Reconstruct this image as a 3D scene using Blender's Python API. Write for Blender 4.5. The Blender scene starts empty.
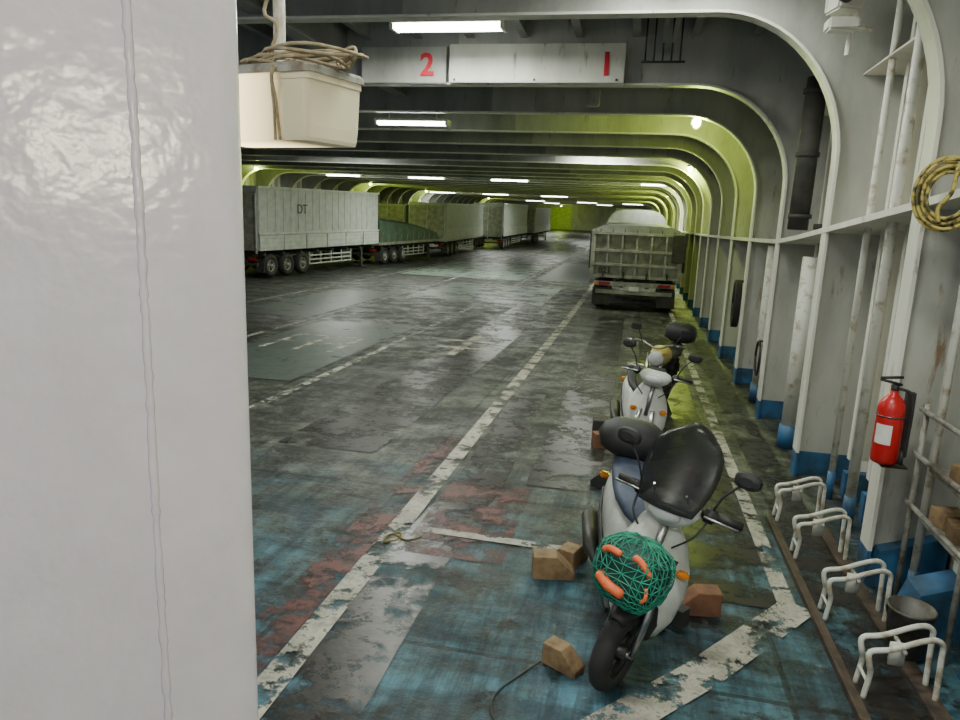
import bpy, bmesh, math, random
from mathutils import Vector, Matrix, Euler
random.seed(4)
sc=bpy.context.scene
COL=sc.collection
LP=1.15
def S(y):
    y=max(y,0.0)
    return -1.2*(1-math.exp(-(y-4)/35.0))
# ------------------------------------------------------------ materials
def newmat(name):
    m=bpy.data.materials.new(name); m.use_nodes=True
    nt=m.node_tree; b=nt.nodes['Principled BSDF']
    return m,nt,b
def N(nt,t,**kw):
    n=nt.nodes.new(t)
    for k,v in kw.items(): setattr(n,k,v)
    return n
def coords(nt,scale=(1,1,1)):
    tc=N(nt,'ShaderNodeTexCoord'); mp=N(nt,'ShaderNodeMapping')
    mp.inputs['Scale'].default_value=scale
    nt.links.new(tc.outputs['Object'],mp.inputs['Vector'])
    return mp.outputs['Vector']
def noise(nt,vec,scale,detail=4,rough=.55):
    n=N(nt,'ShaderNodeTexNoise'); n.inputs['Scale'].default_value=scale
    n.inputs['Detail'].default_value=detail; n.inputs['Roughness'].default_value=rough
    nt.links.new(vec,n.inputs['Vector']); return n.outputs['Fac']
def ramp(nt,fac,stops):
    r=N(nt,'ShaderNodeValToRGB'); cr=r.color_ramp
    while len(cr.elements)<len(stops): cr.elements.new(.5)
    for e,(p,c) in zip(cr.elements,stops):
        e.position=p; e.color=(c,c,c,1) if isinstance(c,(int,float)) else (*c,1)
    nt.links.new(fac,r.inputs['Fac']); return r.outputs['Color']
def mix(nt,fac,a,b,mode='MIX'):
    m=N(nt,'ShaderNodeMix',data_type='RGBA',blend_type=mode)
    if isinstance(fac,(int,float)): m.inputs[0].default_value=fac
    else: nt.links.new(fac,m.inputs[0])
    for i,v in ((6,a),(7,b)):
        if isinstance(v,tuple): m.inputs[i].default_value=(*v,1)
        else: nt.links.new(v,m.inputs[i])
    return m.outputs[2]
def bump(nt,b,h,strength=.3,dist=.02):
    n=N(nt,'ShaderNodeBump'); n.inputs['Strength'].default_value=strength; n.inputs['Distance'].default_value=dist
    nt.links.new(h,n.inputs['Height']); nt.links.new(n.outputs['Normal'],b.inputs['Normal'])
def paint(name,c,c2=None,rough=.5,metal=0,scale=3,bmp=0,lo=.4,hi=.65):
    m,nt,b=newmat(name); v=coords(nt)
    c2=c2 or tuple(x*.7 for x in c)
    f=noise(nt,v,scale,5,.6); f=ramp(nt,f,[(lo,0),(hi,1)])
    nt.links.new(mix(nt,f,c,c2),b.inputs['Base Color'])
    b.inputs['Roughness'].default_value=rough; b.inputs['Metallic'].default_value=metal
    if bmp: bump(nt,b,noise(nt,v,scale*8,3),bmp,.01)
    return m
def emit(name,c,s):
    m,nt,b=newmat(name); b.inputs['Base Color'].default_value=(*c,1)
    b.inputs['Emission Color'].default_value=(*c,1); b.inputs['Emission Strength'].default_value=s
    return m
def hullmat(name,c,grime=.5):
    m,nt,b=newmat(name); v=coords(nt,(1,1,.35))
    f=ramp(nt,noise(nt,v,1.3,6,.65),[(.42,0),(.72,1)])
    c1=mix(nt,f,c,tuple(x*grime for x in c))
    v2=coords(nt,(3,3,.6)); g=ramp(nt,noise(nt,v2,2.2,6,.7),[(.60,0),(.72,1)])
    c2=mix(nt,g,c1,(.22,.15,.09))
    nt.links.new(c2,b.inputs['Base Color']); b.inputs['Roughness'].default_value=.38
    bump(nt,b,noise(nt,v,9,3),.12,.02)
    return m
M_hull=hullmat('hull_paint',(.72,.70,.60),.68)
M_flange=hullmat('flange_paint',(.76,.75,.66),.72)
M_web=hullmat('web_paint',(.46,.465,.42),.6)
M_ceil=hullmat('ceiling_paint',(.30,.315,.295),.55)
M_blue=paint('blue_base_paint',(.035,.13,.27),(.02,.05,.08),.5)
M_lime=paint('lime_lit_panel',(.55,.72,.12),(.4,.55,.1),.5)  # lime light falling on the far end panel, put into its colour
M_black=paint('black_plastic',(.012,.012,.013),(.022,.022,.022),.6)
M_rubber=paint('tyre_rubber',(.015,.015,.015),(.03,.03,.028),.8)
M_chrome=paint('chrome',(.45,.45,.45),(.28,.28,.28),.3,1,8)
M_dkmetal=paint('dark_metal',(.08,.08,.08),(.04,.035,.03),.45,.7)
M_white=paint('white_bodywork',(.55,.57,.53),(.36,.37,.33),.35,0,5,0,.45,.75)
M_whitep=paint('white_tube_paint',(.62,.62,.55),(.35,.28,.18),.5,0,9,0,.52,.68)
M_greyp=paint('dirty_grey_tube',(.32,.32,.28),(.14,.11,.08),.5,.2,9,0,.45,.65)
M_bucket=paint('bucket_metal',(.12,.12,.11),(.07,.055,.04),.55,.4,9)
M_seatb=paint('blue_seat_cover',(.06,.08,.13),(.02,.03,.06),.6)
M_red=paint('red_paint',(.50,.012,.015),(.36,.01,.01),.3)
M_num=paint('number_red',(.75,.02,.05),(.6,.02,.04),.5)
M_orange=paint('orange_fabric',(.85,.17,.05),(.6,.10,.03),.6,0,20)
M_green=paint('green_net',(.01,.28,.17),(.01,.16,.11),.6)
M_dgreen=paint('bag_dark_green',(.01,.055,.045),(.01,.03,.03),.6,0,15)
M_wood=paint('wood',(.26,.17,.085),(.13,.08,.04),.75,0,8)
M_wood2=paint('wood_reddish',(.20,.09,.045),(.11,.055,.03),.75,0,8)
M_rope=paint('rope',(.36,.30,.19),(.22,.17,.10),.8,0,30)
M_yel=paint('yellow_rope',(.45,.36,.09),(.05,.045,.02),.7,0,14,0,.48,.58)
M_yel2=paint('dirty_yellow_rope',(.20,.18,.06),(.07,.06,.03),.8,0,20)
M_truck=paint('truck_grey',(.33,.33,.28),(.18,.18,.15),.55)
M_trail=paint('trailer_silver',(.38,.40,.38),(.29,.31,.29),.5)
M_trail2=paint('trailer_panel',(.46,.48,.45),(.34,.36,.33),.5)
M_tarp=paint('tarp_green',(.09,.14,.11),(.05,.09,.065),.6,0,2)
M_tarpg=paint('tarp_grey',(.22,.23,.21),(.14,.15,.14),.6,0,2)
M_dark=paint('undercarriage',(.03,.03,.028),(.06,.055,.045),.7)
M_tail=paint('tail_lens',(.30,.01,.01),None,.2)
M_amber=paint('amber_lens',(.6,.2,.02),None,.2)
M_glass=paint('headlight_lens',(.6,.62,.62),(.4,.4,.4),.1)
M_mirror=paint('mirror_glass',(.5,.5,.5),(.45,.45,.45),.05,1)
M_label=paint('paper_label',(.75,.75,.7),(.6,.6,.55),.6)
M_lamp=emit('fluorescent_tube',(.95,1,.93),16)
M_limelamp=emit('lime_lamp',(.85,1,.35),60)
M_warm=emit('warm_lamp',(1,.85,.6),60)
M_shield,nt,b=newmat('smoked_windshield'); b.inputs['Base Color'].default_value=(.02,.021,.021,1); b.inputs['Roughness'].default_value=.25; b.inputs['Alpha'].default_value=.72
b.inputs['Specular IOR Level'].default_value=.25
# pillar paint
M_pillar,nt,b=newmat('pillar_paint'); v=coords(nt)
f=ramp(nt,noise(nt,v,5,6,.7),[(.35,0),(.75,1)])
cc=mix(nt,f,(.60,.565,.59),(.52,.49,.51))
cc=mix(nt,ramp(nt,noise(nt,coords(nt,(1,1,.25)),9,8,.8),[(.60,0),(.68,.6)]),cc,(.38,.355,.355))
nt.links.new(cc,b.inputs['Base Color'])
b.inputs['Roughness'].default_value=.20; b.inputs['Specular IOR Level'].default_value=.8
h=mix(nt,.25,noise(nt,v,5,3,.5),noise(nt,v,30,2,.5)); bump(nt,b,h,.55,.014)
# warm lamp box
M_plastic,nt,b=newmat('lamp_diffuser'); b.inputs['Base Color'].default_value=(.55,.51,.36,1); b.inputs['Roughness'].default_value=.35
tc=N(nt,'ShaderNodeTexCoord'); sp=N(nt,'ShaderNodeSeparateXYZ'); nt.links.new(tc.outputs['Object'],sp.inputs[0])
mr=N(nt,'ShaderNodeMapRange'); mr.inputs[1].default_value=-.46; mr.inputs[2].default_value=-.10; mr.inputs[3].default_value=5.5; mr.inputs[4].default_value=.08
nt.links.new(sp.outputs['X'],mr.inputs[0]); nt.links.new(mr.outputs[0],b.inputs['Emission Strength']); b.inputs['Emission Color'].default_value=(1,.78,.38,1)
# floor
M_floor,nt,b=newmat('deck_paint'); v=coords(nt)
tc=N(nt,'ShaderNodeTexCoord'); sp=N(nt,'ShaderNodeSeparateXYZ'); nt.links.new(tc.outputs['Object'],sp.inputs[0])
big=noise(nt,v,.55,6,.65); mid=noise(nt,v,2.2,9,.75)
ad=N(nt,'ShaderNodeMath',operation='MULTIPLY_ADD'); nt.links.new(big,ad.inputs[0]); ad.inputs[1].default_value=7; nt.links.new(sp.outputs['Y'],ad.inputs[2])
mr=N(nt,'ShaderNodeMapRange'); mr.inputs[1].default_value=8.4; mr.inputs[2].default_value=11.5; nt.links.new(ad.outputs[0],mr.inputs[0])
near=mix(nt,ramp(nt,mid,[(.42,0),(.62,1)]),(.045,.115,.165),(.025,.045,.055))
far=mix(nt,ramp(nt,mid,[(.42,0),(.56,1)]),(.028,.029,.026),(.10,.105,.09))
c=mix(nt,mr.outputs[0],near,far)
vs=coords(nt,(3.2,.3,1)); st=ramp(nt,noise(nt,vs,2.0,8,.75),[(.43,0),(.57,1)])
c=mix(nt,.7,c,mix(nt,st,(.3,.31,.31),(1.5,1.5,1.4)),'MULTIPLY')
vt=coords(nt,(.35,1.6,1)); st=ramp(nt,noise(nt,vt,1.5,8,.75),[(.44,0),(.56,1)])
c=mix(nt,.6,c,mix(nt,st,(.25,.25,.25),(1.5,1.55,1.5)),'MULTIPLY')
c=mix(nt,ramp(nt,noise(nt,v,1.1,8,.8),[(.54,0),(.58,.9)]),c,(.010,.010,.010))
c=mix(nt,ramp(nt,noise(nt,v,4.0,10,.85),[(.605,0),(.635,.7)]),c,(.20,.20,.18))
c=mix(nt,ramp(nt,noise(nt,coords(nt,(1,.6,1)),1.7,8,.8),[(.62,0),(.67,.7)]),c,(.06,.038,.028))
br=N(nt,'ShaderNodeTexBrick'); br.offset=0; br.inputs['Scale'].default_value=1; br.inputs['Brick Width'].default_value=3.42; br.inputs['Row Height'].default_value=2.8
br.inputs['Mortar Size'].default_value=.022; br.inputs['Color1'].default_value=(1,1,1,1); br.inputs['Color2'].default_value=(.62,.66,.62,1); br.inputs['Mortar'].default_value=(.15,.14,.12,1)
mp=N(nt,'ShaderNodeMapping'); mp.inputs['Location'].default_value=(1.97+.3,1.4,0); nt.links.new(tc.outputs['Object'],mp.inputs[0]); nt.links.new(mp.outputs[0],br.inputs['Vector'])
c=mix(nt,.85,c,br.outputs['Color'],'MULTIPLY')
nt.links.new(c,b.inputs['Base Color'])
rr=ramp(nt,noise(nt,v,1.3,7,.75),[(.40,.28),(.58,.66)]); nt.links.new(rr,b.inputs['Roughness'])
b.inputs['Specular IOR Level'].default_value=.4
bump(nt,b,mix(nt,.5,mid,noise(nt,v,14,6,.7)),.9,.035)
def worn(name,c,lo,hi,sc_=3.0,c2=None,rough=.55):
    m,nt,b=newmat(name); v=coords(nt)
    f=ramp(nt,noise(nt,v,sc_,10,.78),[(lo,0),(hi,1)])
    nt.links.new(mix(nt,ramp(nt,noise(nt,v,6,7,.75),[(.42,0),(.62,1)]),c,c2 or tuple(x*.45 for x in c)),b.inputs['Base Color'])
    b.inputs['Roughness'].default_value=rough
    nt.links.new(f,b.inputs['Alpha']); bump(nt,b,noise(nt,v,12,5,.7),.3,.01)
    return m
M_line=worn('worn_white_line',(.50,.48,.40),.45,.51)
M_line2=worn('very_worn_line',(.46,.45,.40),.47,.53,4)
M_rust=worn('rust_red_patch',(.12,.035,.03),.46,.56,2.5,(.03,.02,.018))
M_black_patch=worn('tar_patch',(.016,.015,.014),.44,.52,1.6,(.035,.03,.026),.3)
M_plate=worn('plate_grey_paint',(.085,.105,.095),.30,.42,1.4,(.05,.06,.055),.42)
M_plate2=worn('plate_pale_green',(.19,.24,.20),.36,.5,1.2,(.10,.13,.11),.38)
# ------------------------------------------------------------ mesh tools
def mk(name,bm,mats,parent=None,smooth=False,loc=(0,0,0),rot=(0,0,0)):
    bmesh.ops.recalc_face_normals(bm,faces=bm.faces)
    me=bpy.data.meshes.new(name); bm.to_mesh(me); bm.free()
    if not isinstance(mats,(list,tuple)): mats=[mats]
    for m in mats: me.materials.append(m)
    if smooth:
        for p in me.polygons: p.use_smooth=True
    o=bpy.data.objects.new(name,me); COL.objects.link(o)
    o.location=loc; o.rotation_euler=rot
    if parent: o.parent=parent
    return o
def empty(name,loc=(0,0,0),rot=(0,0,0),scale=1,parent=None):
    o=bpy.data.objects.new(name,None); COL.objects.link(o); o.location=loc; o.rotation_euler=rot; o.scale=(scale,)*3
    o.empty_display_size=.1
    if parent: o.parent=parent
    return o
def B(bm,c,s,rot=None,mi=0,bev=0):
    r=bmesh.ops.create_cube(bm,size=1); vs=r['verts']
    M=Matrix.Translation(c)@(Euler(rot).to_matrix().to_4x4() if rot else Matrix.Identity(4))@Matrix.Diagonal((*s,1))
    bmesh.ops.transform(bm,matrix=M,verts=vs)
    fs=set(f for v in vs for f in v.link_faces)
    for f in fs: f.material_index=mi
    if bev:
        es=set(e for v in vs for e in v.link_edges)
        rr=bmesh.ops.bevel(bm,geom=list(es),offset=bev,segments=2,affect='EDGES')
        for f in rr['faces']: f.material_index=mi
def rings(bm,rs,closed=True,cap=True,mi=0):
    vr=[[bm.verts.new(p) for p in r] for r in rs]
    n=len(vr[0])
    for a,b_ in zip(vr,vr[1:]):
        for i in range(n if closed else n-1):
            j=(i+1)%n
            f=bm.faces.new((a[i],a[j],b_[j],b_[i])); f.material_index=mi
    if cap and closed:
        for r in (vr[0],vr[-1]):
            try:
                f=bm.faces.new(r); f.material_index=mi
            except: pass
    return vr
def sm(pts,k=5):
    P=[Vector(p) for p in pts]; out=[]
    for i in range(len(P)-1):
        p0=P[max(i-1,0)];p1=P[i];p2=P[i+1];p3=P[min(i+2,len(P)-1)]
        for j in range(k):
            t=j/k
            out.append(.5*((2*p1)+(-p0+p2)*t+(2*p0-5*p1+4*p2-p3)*t*t+(-p0+3*p1-3*p2+p3)*t**3))
    out.append(P[-1]); return out
def T(bm,pts,r,seg=8,mi=0,cap=True):
    P=[Vector(p) for p in pts]; rs=[]; up=None
    for i,p in enumerate(P):
        t=(P[min(i+1,len(P)-1)]-P[max(i-1,0)])
        if t.length<1e-9: t=Vector((0,0,1))
        t.normalize()
        if up is None:
            up=Vector((0,0,1)) if abs(t.z)<.9 else Vector((1,0,0))
        a=t.cross(up); 
        if a.length<1e-6: a=t.cross(Vector((1,.3,0)))
        a.normalize(); up=a.cross(t).normalized()
        rad=r[i] if isinstance(r,(list,tuple)) else r
        rs.append([p+a*rad*math.cos(2*math.pi*k/seg)+up*rad*math.sin(2*math.pi*k/seg) for k in range(seg)])
    rings(bm,rs,True,cap,mi)
def ell(x,zc,hw,hh,n=20,p=2.6,yc=0):
    out=[]
    for k in range(n):
        a=2*math.pi*k/n; c,s=math.cos(a),math.sin(a)
        out.append((x,yc+hw*math.copysign(abs(c)**(2/p),c),zc+hh*math.copysign(abs(s)**(2/p),s)))
    return out
def ellz(z,xc,hx,hy,n=20,p=2.6,yc=0):
    out=[]
    for k in range(n):
        a=2*math.pi*k/n; c,s=math.cos(a),math.sin(a)
        out.append((xc+hx*math.copysign(abs(c)**(2/p),c),yc+hy*math.copysign(abs(s)**(2/p),s),z))
    return out
def rrect(z,xc,yc,hx,hy,r=.02,k=4):
    out=[]
    for cx,cy,a0 in ((hx-r,-hy+r,-90),(hx-r,hy-r,0),(-hx+r,hy-r,90),(-hx+r,-hy+r,180)):
        for i in range(k+1):
            a=math.radians(a0+90*i/k); out.append((xc+cx+r*math.cos(a),yc+cy+r*math.sin(a),z))
    return out
def wheel(name,parent,c,R,r,w=None,spokes=5,seg=32,rimm=None):
    bm=bmesh.new(); w=w or r
    rs=[]
    for k in range(seg+1):
        a=2*math.pi*k/seg
        ring=[]
        for j in range(10):
            b_=2*math.pi*j/10
            rad=R-r+r*math.cos(b_); ring.append((rad*math.cos(a),w*math.sin(b_),rad*math.sin(a)))
        rs.append(ring)
    rings(bm,rs,True,False,0)
    bmesh.ops.remove_doubles(bm,verts=bm.verts,dist=1e-5)
    ri=R-2*r+.012
    rs=[]
    for k in range(seg+1):
        a=2*math.pi*k/seg; rs.append([(q*math.cos(a),y,q*math.sin(a)) for q,y in ((ri+.01,w*.7),(ri+.01,-w*.7),(ri-.015,-w*.6),(ri-.015,w*.6))])
    rings(bm,rs,True,False,1)
    T(bm,[(0,-w*1.1,0),(0,w*1.1,0)],ri*.3,14,1)
    for k in range(spokes):
        a=2*math.pi*k/spokes+.3
        B(bm,(math.cos(a)*ri*.6,0,math.sin(a)*ri*.6),(ri*.85,w*.5,ri*.17),(0,-a,0),1)
    o=mk(name,bm,[M_rubber,rimm or M_dkmetal],parent,True,loc=c); return o
# ------------------------------------------------------------ shell
Y0,Y1=-3.0,150.0
ys=[Y0+i*1.0 for i in range(int(60))]+[57+3.0*i for i in range(32)]
ys=[y for y in ys if y<Y1]+[Y1]
XR,XL=2.7,-20.6
def sheet(name,pts_xz,mat):
    bm=bmesh.new()
    rs=[[(x,y,z+S(y)) for x,z in pts_xz] for y in ys]
    rings(bm,rs,False,False); return mk(name,bm,mat)
sheet('floor',[(XL,0),(-12,0),(-5,0),(XR,0)],M_floor)
sheet('wall_right',[(XR,0),(XR,3),(XR,6.02)],M_hull)
sheet('wall_left',[(XL,0),(XL,3),(XL,6.02)],M_hull)
def longbar(bm,x0,x1,z0,z1,ya,yb,mi=0):
    n=max(2,int((yb-ya)/2.8)); rs=[]
    for i in range(n+1):
        y=ya+(yb-ya)*i/n; s=S(y); rs.append([(x0,y,z0+s),(x1,y,z0+s),(x1,y,z1+s),(x0,y,z1+s)])
    rings(bm,rs,True,True,mi)
bm=bmesh.new()
longbar(bm,XL,XR,6.0,6.1,Y0,Y1)
x=XL+.8
while x<XR: longbar(bm,x-.01,x+.01,5.72,6.0,Y0,Y1); longbar(bm,x-.06,x+.06,5.70,5.72,Y0,Y1); x+=.85
for x in (-4.9,-9.2,-14.6): longbar(bm,x-.015,x+.015,5.35,6.0,Y0,Y1); longbar(bm,x-.13,x+.13,5.32,5.35,Y0,Y1)
for x,z in ((.15,5.45),(.28,5.45),(-7.2,5.45)): longbar(bm,x-.03,x+.03,z,z+.06,Y0,Y1)
mk('ceiling',bm,M_ceil)
bm=bmesh.new(); sE=S(Y1)
B(bm,((XL+XR)/2,Y1+.05,3+sE),(XR-XL,.1,6.1)); 
B(bm,(-15.6,Y1-.06,2.2+sE),(4.4,.12,4.4),None,1)
for x in (-8,-3,0.5): B(bm,(x,Y1-.1,2.6+sE),(.4,.2,5.2))
mk('wall_far',bm,[M_web,M_lime])
# portal frames
R0,XI,XO,ZI,ZO=1.45,2.1,2.7,5.03,6.0
XIL,XOL=-20.0,-20.6
inner=[];outer=[]
for z in (0,.3,.301,1.5,2.6): inner.append((XI,z)); outer.append((XO,z))
for k in range(0,17):
    a=math.radians(90*k/16); inner.append((XI-R0+R0*math.cos(a),ZI-R0+R0*math.sin(a)))
    if k<=8: outer.append((XO,ZI-R0+(ZO-ZI+R0)*math.tan(a)))
    else: outer.append((XI-R0+(XO-XI+R0)/math.tan(a),ZO))
outer[5+16]=(XI-R0,ZO)
half=len(inner)
for x in (-3,-7,-11,-15): inner.append((x,ZI)); outer.append((x,ZO))
mid_=(XI+XIL)/2
for k in range(half-1,-1,-1):
    inner.append((2*mid_-inner[k][0],inner[k][1])); outer.append((2*mid_-outer[k][0],outer[k][1]))
frame_y=[3.4+2.8*i for i in range(52)]
def portal(bm,y,dz=0):
    s=S(y); t=.012; fw=.11
    IN=[(x,z+dz*max(0,z-2.6)/(ZI-2.6)) for x,z in inner]
    for dy in (-t,t):
        vi=[bm.verts.new((x,y+dy,z+s)) for x,z in IN]; vo=[bm.verts.new((x,y+dy,z+s)) for x,z in outer]
        for i in range(len(vi)-1):
            f=bm.faces.new((vi[i],vi[i+1],vo[i+1],vo[i]))
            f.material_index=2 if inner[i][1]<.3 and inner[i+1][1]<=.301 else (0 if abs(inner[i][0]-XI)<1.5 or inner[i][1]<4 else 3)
    rs=[]
    for i,(x,z) in enumerate(IN):
        a=Vector(IN[max(i-1,0)]); b_=Vector(IN[min(i+1,len(IN)-1)]); d=(b_-a).normalized(); n=Vector((-d.y,d.x))
        q=(x+n.x*.03,z+n.y*.03)
        rs.append([(x,y-fw,z+s),(q[0],y-fw,q[1]+s),(q[0],y+fw,q[1]+s),(x,y+fw,z+s)])
    vr=[[bm.verts.new(p) for p in r] for r in rs]
    for i in range(len(vr)-1):
        lowm=2 if inner[i][1]<.3 and inner[i+1][1]<=.301 else 1
        for j in range(4):
            f=bm.faces.new((vr[i][j],vr[i][(j+1)%4],vr[i+1][(j+1)%4],vr[i+1][j])); f.material_index=lowm
bm=bmesh.new()
for y in frame_y: portal(bm,y,.24 if y<10 else 0)
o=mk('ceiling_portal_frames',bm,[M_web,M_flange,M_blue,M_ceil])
bm=bmesh.new()
for y in frame_y:
    for d in (.7,1.4,2.1):
        yy=y+d; s=S(yy)
        for sx,xw in ((-1,XR),(1,XL)):
            B(bm,(xw+sx*.11,yy,2.95+s),(.22,.014,5.0)); B(bm,(xw+sx*.22,yy,2.95+s),(.015,.09,5.0),None,2)
            B(bm,(xw+sx*.12,yy,.15+s),(.25,.12,.3),None,1)
def rail(xa,xb,sy=1):
    rs=[]
    y=2.0
    while y<146:
        z=2.75+max(0,11.5-y)*.062+S(y)
        rs.append([(xa,y,z),(xb,y,z),(xb,y,z+.06),(xa,y,z+.06)]); y+=1.4
    rings(bm,rs,True,True,2)
rail(2.06,XR); rail(XL,-19.9)
for z in (4.6,):
    rs=[[ (2.25,y,z+S(y)),(XR,y,z+S(y)),(XR,y,z+.02+S(y)),(2.25,y,z+.02+S(y))] for y in [2+2.8*i for i in range(52)]]
    rings(bm,rs,True,True,0)
mk('wall_right_stiffeners',bm,[M_hull,M_blue,M_flange])
bm=bmesh.new()
for (x,y,r,z1) in ((2.28,7.4,.05,5.2),(2.3,8.2,.035,5.3),(2.3,5.75,.03,5.3),(2.25,10.2,.12,2.6),(2.25,13.0,.1,2.7),(2.3,12.6,.05,5),(2.28,15.6,.09,2.7),(2.3,18.6,.1,4)):
    T(bm,[(x,y,S(y)+.3),(x,y,z1+S(y))],r,12); T(bm,[(x,y,S(y)),(x,y,.32+S(y))],r*1.2,12,1)
mk('wall_pipes',bm,[M_whitep,M_blue],smooth=True)
bm=bmesh.new()
y=10.6; T(bm,[(2.1,y,2.95+S(y)),(2.12,y,4.9+S(y))],.13,14)
for z in (3.1,3.9,4.7): T(bm,[(2.11,y,z+S(y)),(2.11,y,z+.06+S(y))],.15,14)
T(bm,[(2.3,y,3+S(y)),(2.6,y,3+S(y))],.04)
mk('ventilation_duct',bm,M_dark,smooth=True)
# ------------------------------------------------------------ painted marks
def strip(name,pts,w,mat,zo=.006):
    bm=bmesh.new(); P=[]
    for a,b_ in zip(pts,pts[1:]):
        a=Vector(a);b_=Vector(b_); n=max(1,int((b_-a).length/.8))
        for i in range(n): P.append(a.lerp(b_,i/n))
    P.append(Vector(pts[-1])); vs=[]
    for i,p in enumerate(P):
        d=(P[min(i+1,len(P)-1)]-P[max(i-1,0)]).normalized(); n=Vector((-d.y,d.x))
        vs.append([bm.verts.new((q.x,q.y,S(q.y)+zo)) for q in (p+n*w/2,p-n*w/2)])
    for a,b_ in zip(vs,vs[1:]): bm.faces.new((a[0],a[1],b_[1],b_[0]))
    return mk(name,bm,mat)
def rect(name,x0,x1,y0,y1,mat,zo=.004):
    return strip(name,[((x0+x1)/2,y0),((x0+x1)/2,y1)],abs(x1-x0),mat,zo)
strip('floor_lane_line',[(-1.95,1.5),(-1.97,11),(-1.9,60),(-1.9,140)],.2,M_line,.012)
strip('floor_lane_line',[(-5.4,4),(-5.35,140)],.15,M_line2,.012)
strip('floor_lane_line',[(-8.85,4),(-8.8,140)],.15,M_line2,.012)
strip('floor_lane_line',[(-12.3,15),(-12.2,140)],.15,M_line2,.012)
strip('floor_edge_line',[(1.36,5.35),(1.36,60)],.14,M_line,.012)
strip('floor_edge_line',[(1.45,5.5),(.62,4.35),(-.6,2.9)],.26,M_line,.014)
strip('floor_cross_line',[(-1.85,6.0),(.1,5.95)],.12,M_line,.013)
strip('floor_cross_line',[(-2,13.6),(1.3,13.6)],.05,M_line2,.013)
strip('floor_rust_patch',[(-2.25,2.5),(-2.22,6),(-2.15,9)],.34,M_rust,.009)
rect('floor_rust_patch',-1.8,-.9,5.5,7.4,M_rust,.008)
strip('floor_tar_patch',[(-1.6,3),(-1.62,5.4),(-1.5,7.5),(-1.6,12)],.55,M_black_patch,.007)
strip('floor_tar_patch',[(-3.6,8),(-3.5,16),(-3.4,26)],1.3,M_black_patch,.007)
strip('floor_tar_patch',[(.9,5.4),(.9,8),(.7,12),(.7,20)],.9,M_black_patch,.007)
strip('floor_tar_patch',[(-.6,7.5),(-.6,14),(-.6,24)],.8,M_black_patch,.007)
strip('floor_tar_patch',[(1.75,4),(1.8,9),(1.8,20)],.4,M_black_patch,.007)
rect('floor_plate',-8.4,-5.75,11.3,18.6,M_plate,.006)
rect('floor_plate',-11.6,-9.1,19,27,M_plate,.006)
rect('floor_plate',-8.4,-3.2,26,33,M_plate2,.006)
rect('floor_plate',-12,-5.6,36,48,M_plate2,.006)
rect('floor_plate',-5,-2.3,37,52,M_plate,.006)
for a,b_ in (((-7.9,14.2),(-7.9,16.2)),((-7.9,16.2),(-6.3,16.2)),((-6.3,16.2),(-6.3,14.2)),((-7.9,15.2),(-6.3,15.2)),((-7.1,14.2),(-7.1,16.2))):
    strip('floor_letter_mark',[a,b_],.14,M_line,.011)
for a,b_ in (((-4.4,16),(-3.2,16)),((-4.4,17),(-3.2,17)),((-3.8,15),(-3.8,18))):
    strip('floor_letter_mark',[a,b_],.2,M_line,.011)
# ------------------------------------------------------------ sign boards on beam
yb=11.62; e=empty('lane_number_sign',(0,yb,S(yb)))
bm=bmesh.new(); B(bm,(-1.74,-.02,5.29),(2.7,.05,.56),None,0,.01); B(bm,(-3.85,0,5.27),(1.4,.04,.54),None,1,.01)
for x in (-3,-1.74,-.5): B(bm,(x,-.05,5.05),(.03,.02,.03),None,2)
mk('board',bm,[M_flange,M_web,M_dkmetal],e)
def text(ch,loc,size,mat,parent,rot=(math.pi/2,0,0),off=.012):
    cu=bpy.data.curves.new('t','FONT'); cu.body=ch; cu.size=size; cu.extrude=.004; cu.offset=off; cu.align_x='CENTER'
    o=bpy.data.objects.new('tmp',cu); COL.objects.link(o)
    dg=bpy.context.evaluated_depsgraph_get(); me=bpy.data.meshes.new_from_object(o.evaluated_get(dg))
    bpy.data.objects.remove(o); me.materials.clear(); me.materials.append(mat)
    n=bpy.data.objects.new('numeral',me); COL.objects.link(n); n.location=loc; n.rotation_euler=rot; n.parent=parent
text('2',(-3.45,-.04,5.12),.46,M_num,e)
text('1',(-.66,-.055,5.12),.46,M_num,e)
# ------------------------------------------------------------ lights
def area(parent,loc,sx,sy,power,col,rot=(0,0,0)):
    l=bpy.data.lights.new('lamp','AREA'); l.shape='RECTANGLE'; l.size=sx; l.size_y=sy; l.energy=power*LP; l.color=col
    o=bpy.data.objects.new('light',l); COL.objects.link(o); o.location=loc; o.rotation_euler=rot; o.parent=parent
def fixture(x,y,zr,power,L=1.5,col=(.96,1,.90)):
    e=empty('fluorescent_ceiling_light',(x,y,zr+S(y)))
    bm=bmesh.new(); B(bm,(0,0,.06),(L+.1,.36,.05),None,0,.01); B(bm,(0,0,-.01),(L,.09,.05),None,1); 
    B(bm,(0,.11,.0),(L,.05,.05),None,1); B(bm,(0,-.12,.0),(L,.05,.05),None,1)
    for s in (-1,1): B(bm,(s*(L/2+.02),0,.01),(.05,.3,.1),None,0); T(bm,[(s*L*.35,0,.07),(s*L*.35,0,6.0-zr)],.012,6,0)
    mk('housing',bm,[M_flange,M_lamp],e)
    area(e,(0,0,-.09),L,.25,power,col)
fixture(-2.75,10.2,5.45,170)
fixture(-4.85,15.3,4.88,220)
for x in (-15.6,-11,-6.6,.9): fixture(x,37.3,4.95,300,1.9)
for x in (-13,-7.6,-18): fixture(x,66.4,4.97,380,2.4)
for x in (-14,-7,-1): fixture(x,100,4.97,450,2.6)
for x in (-15,-6): fixture(x,128,4.97,450,2.6)
fixture(-11.5,26.5,5.4,240)  # unseen lamp added between the rows to spread light
fixture(-1.5,25.2,5.5,120)  # another unseen lamp, added above the beams to brighten the deck
fixture(.4,3.2,5.3,120)
fixture(-3.5,-.5,5.3,130); fixture(1.0,-1.0,5.2,80)
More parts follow.
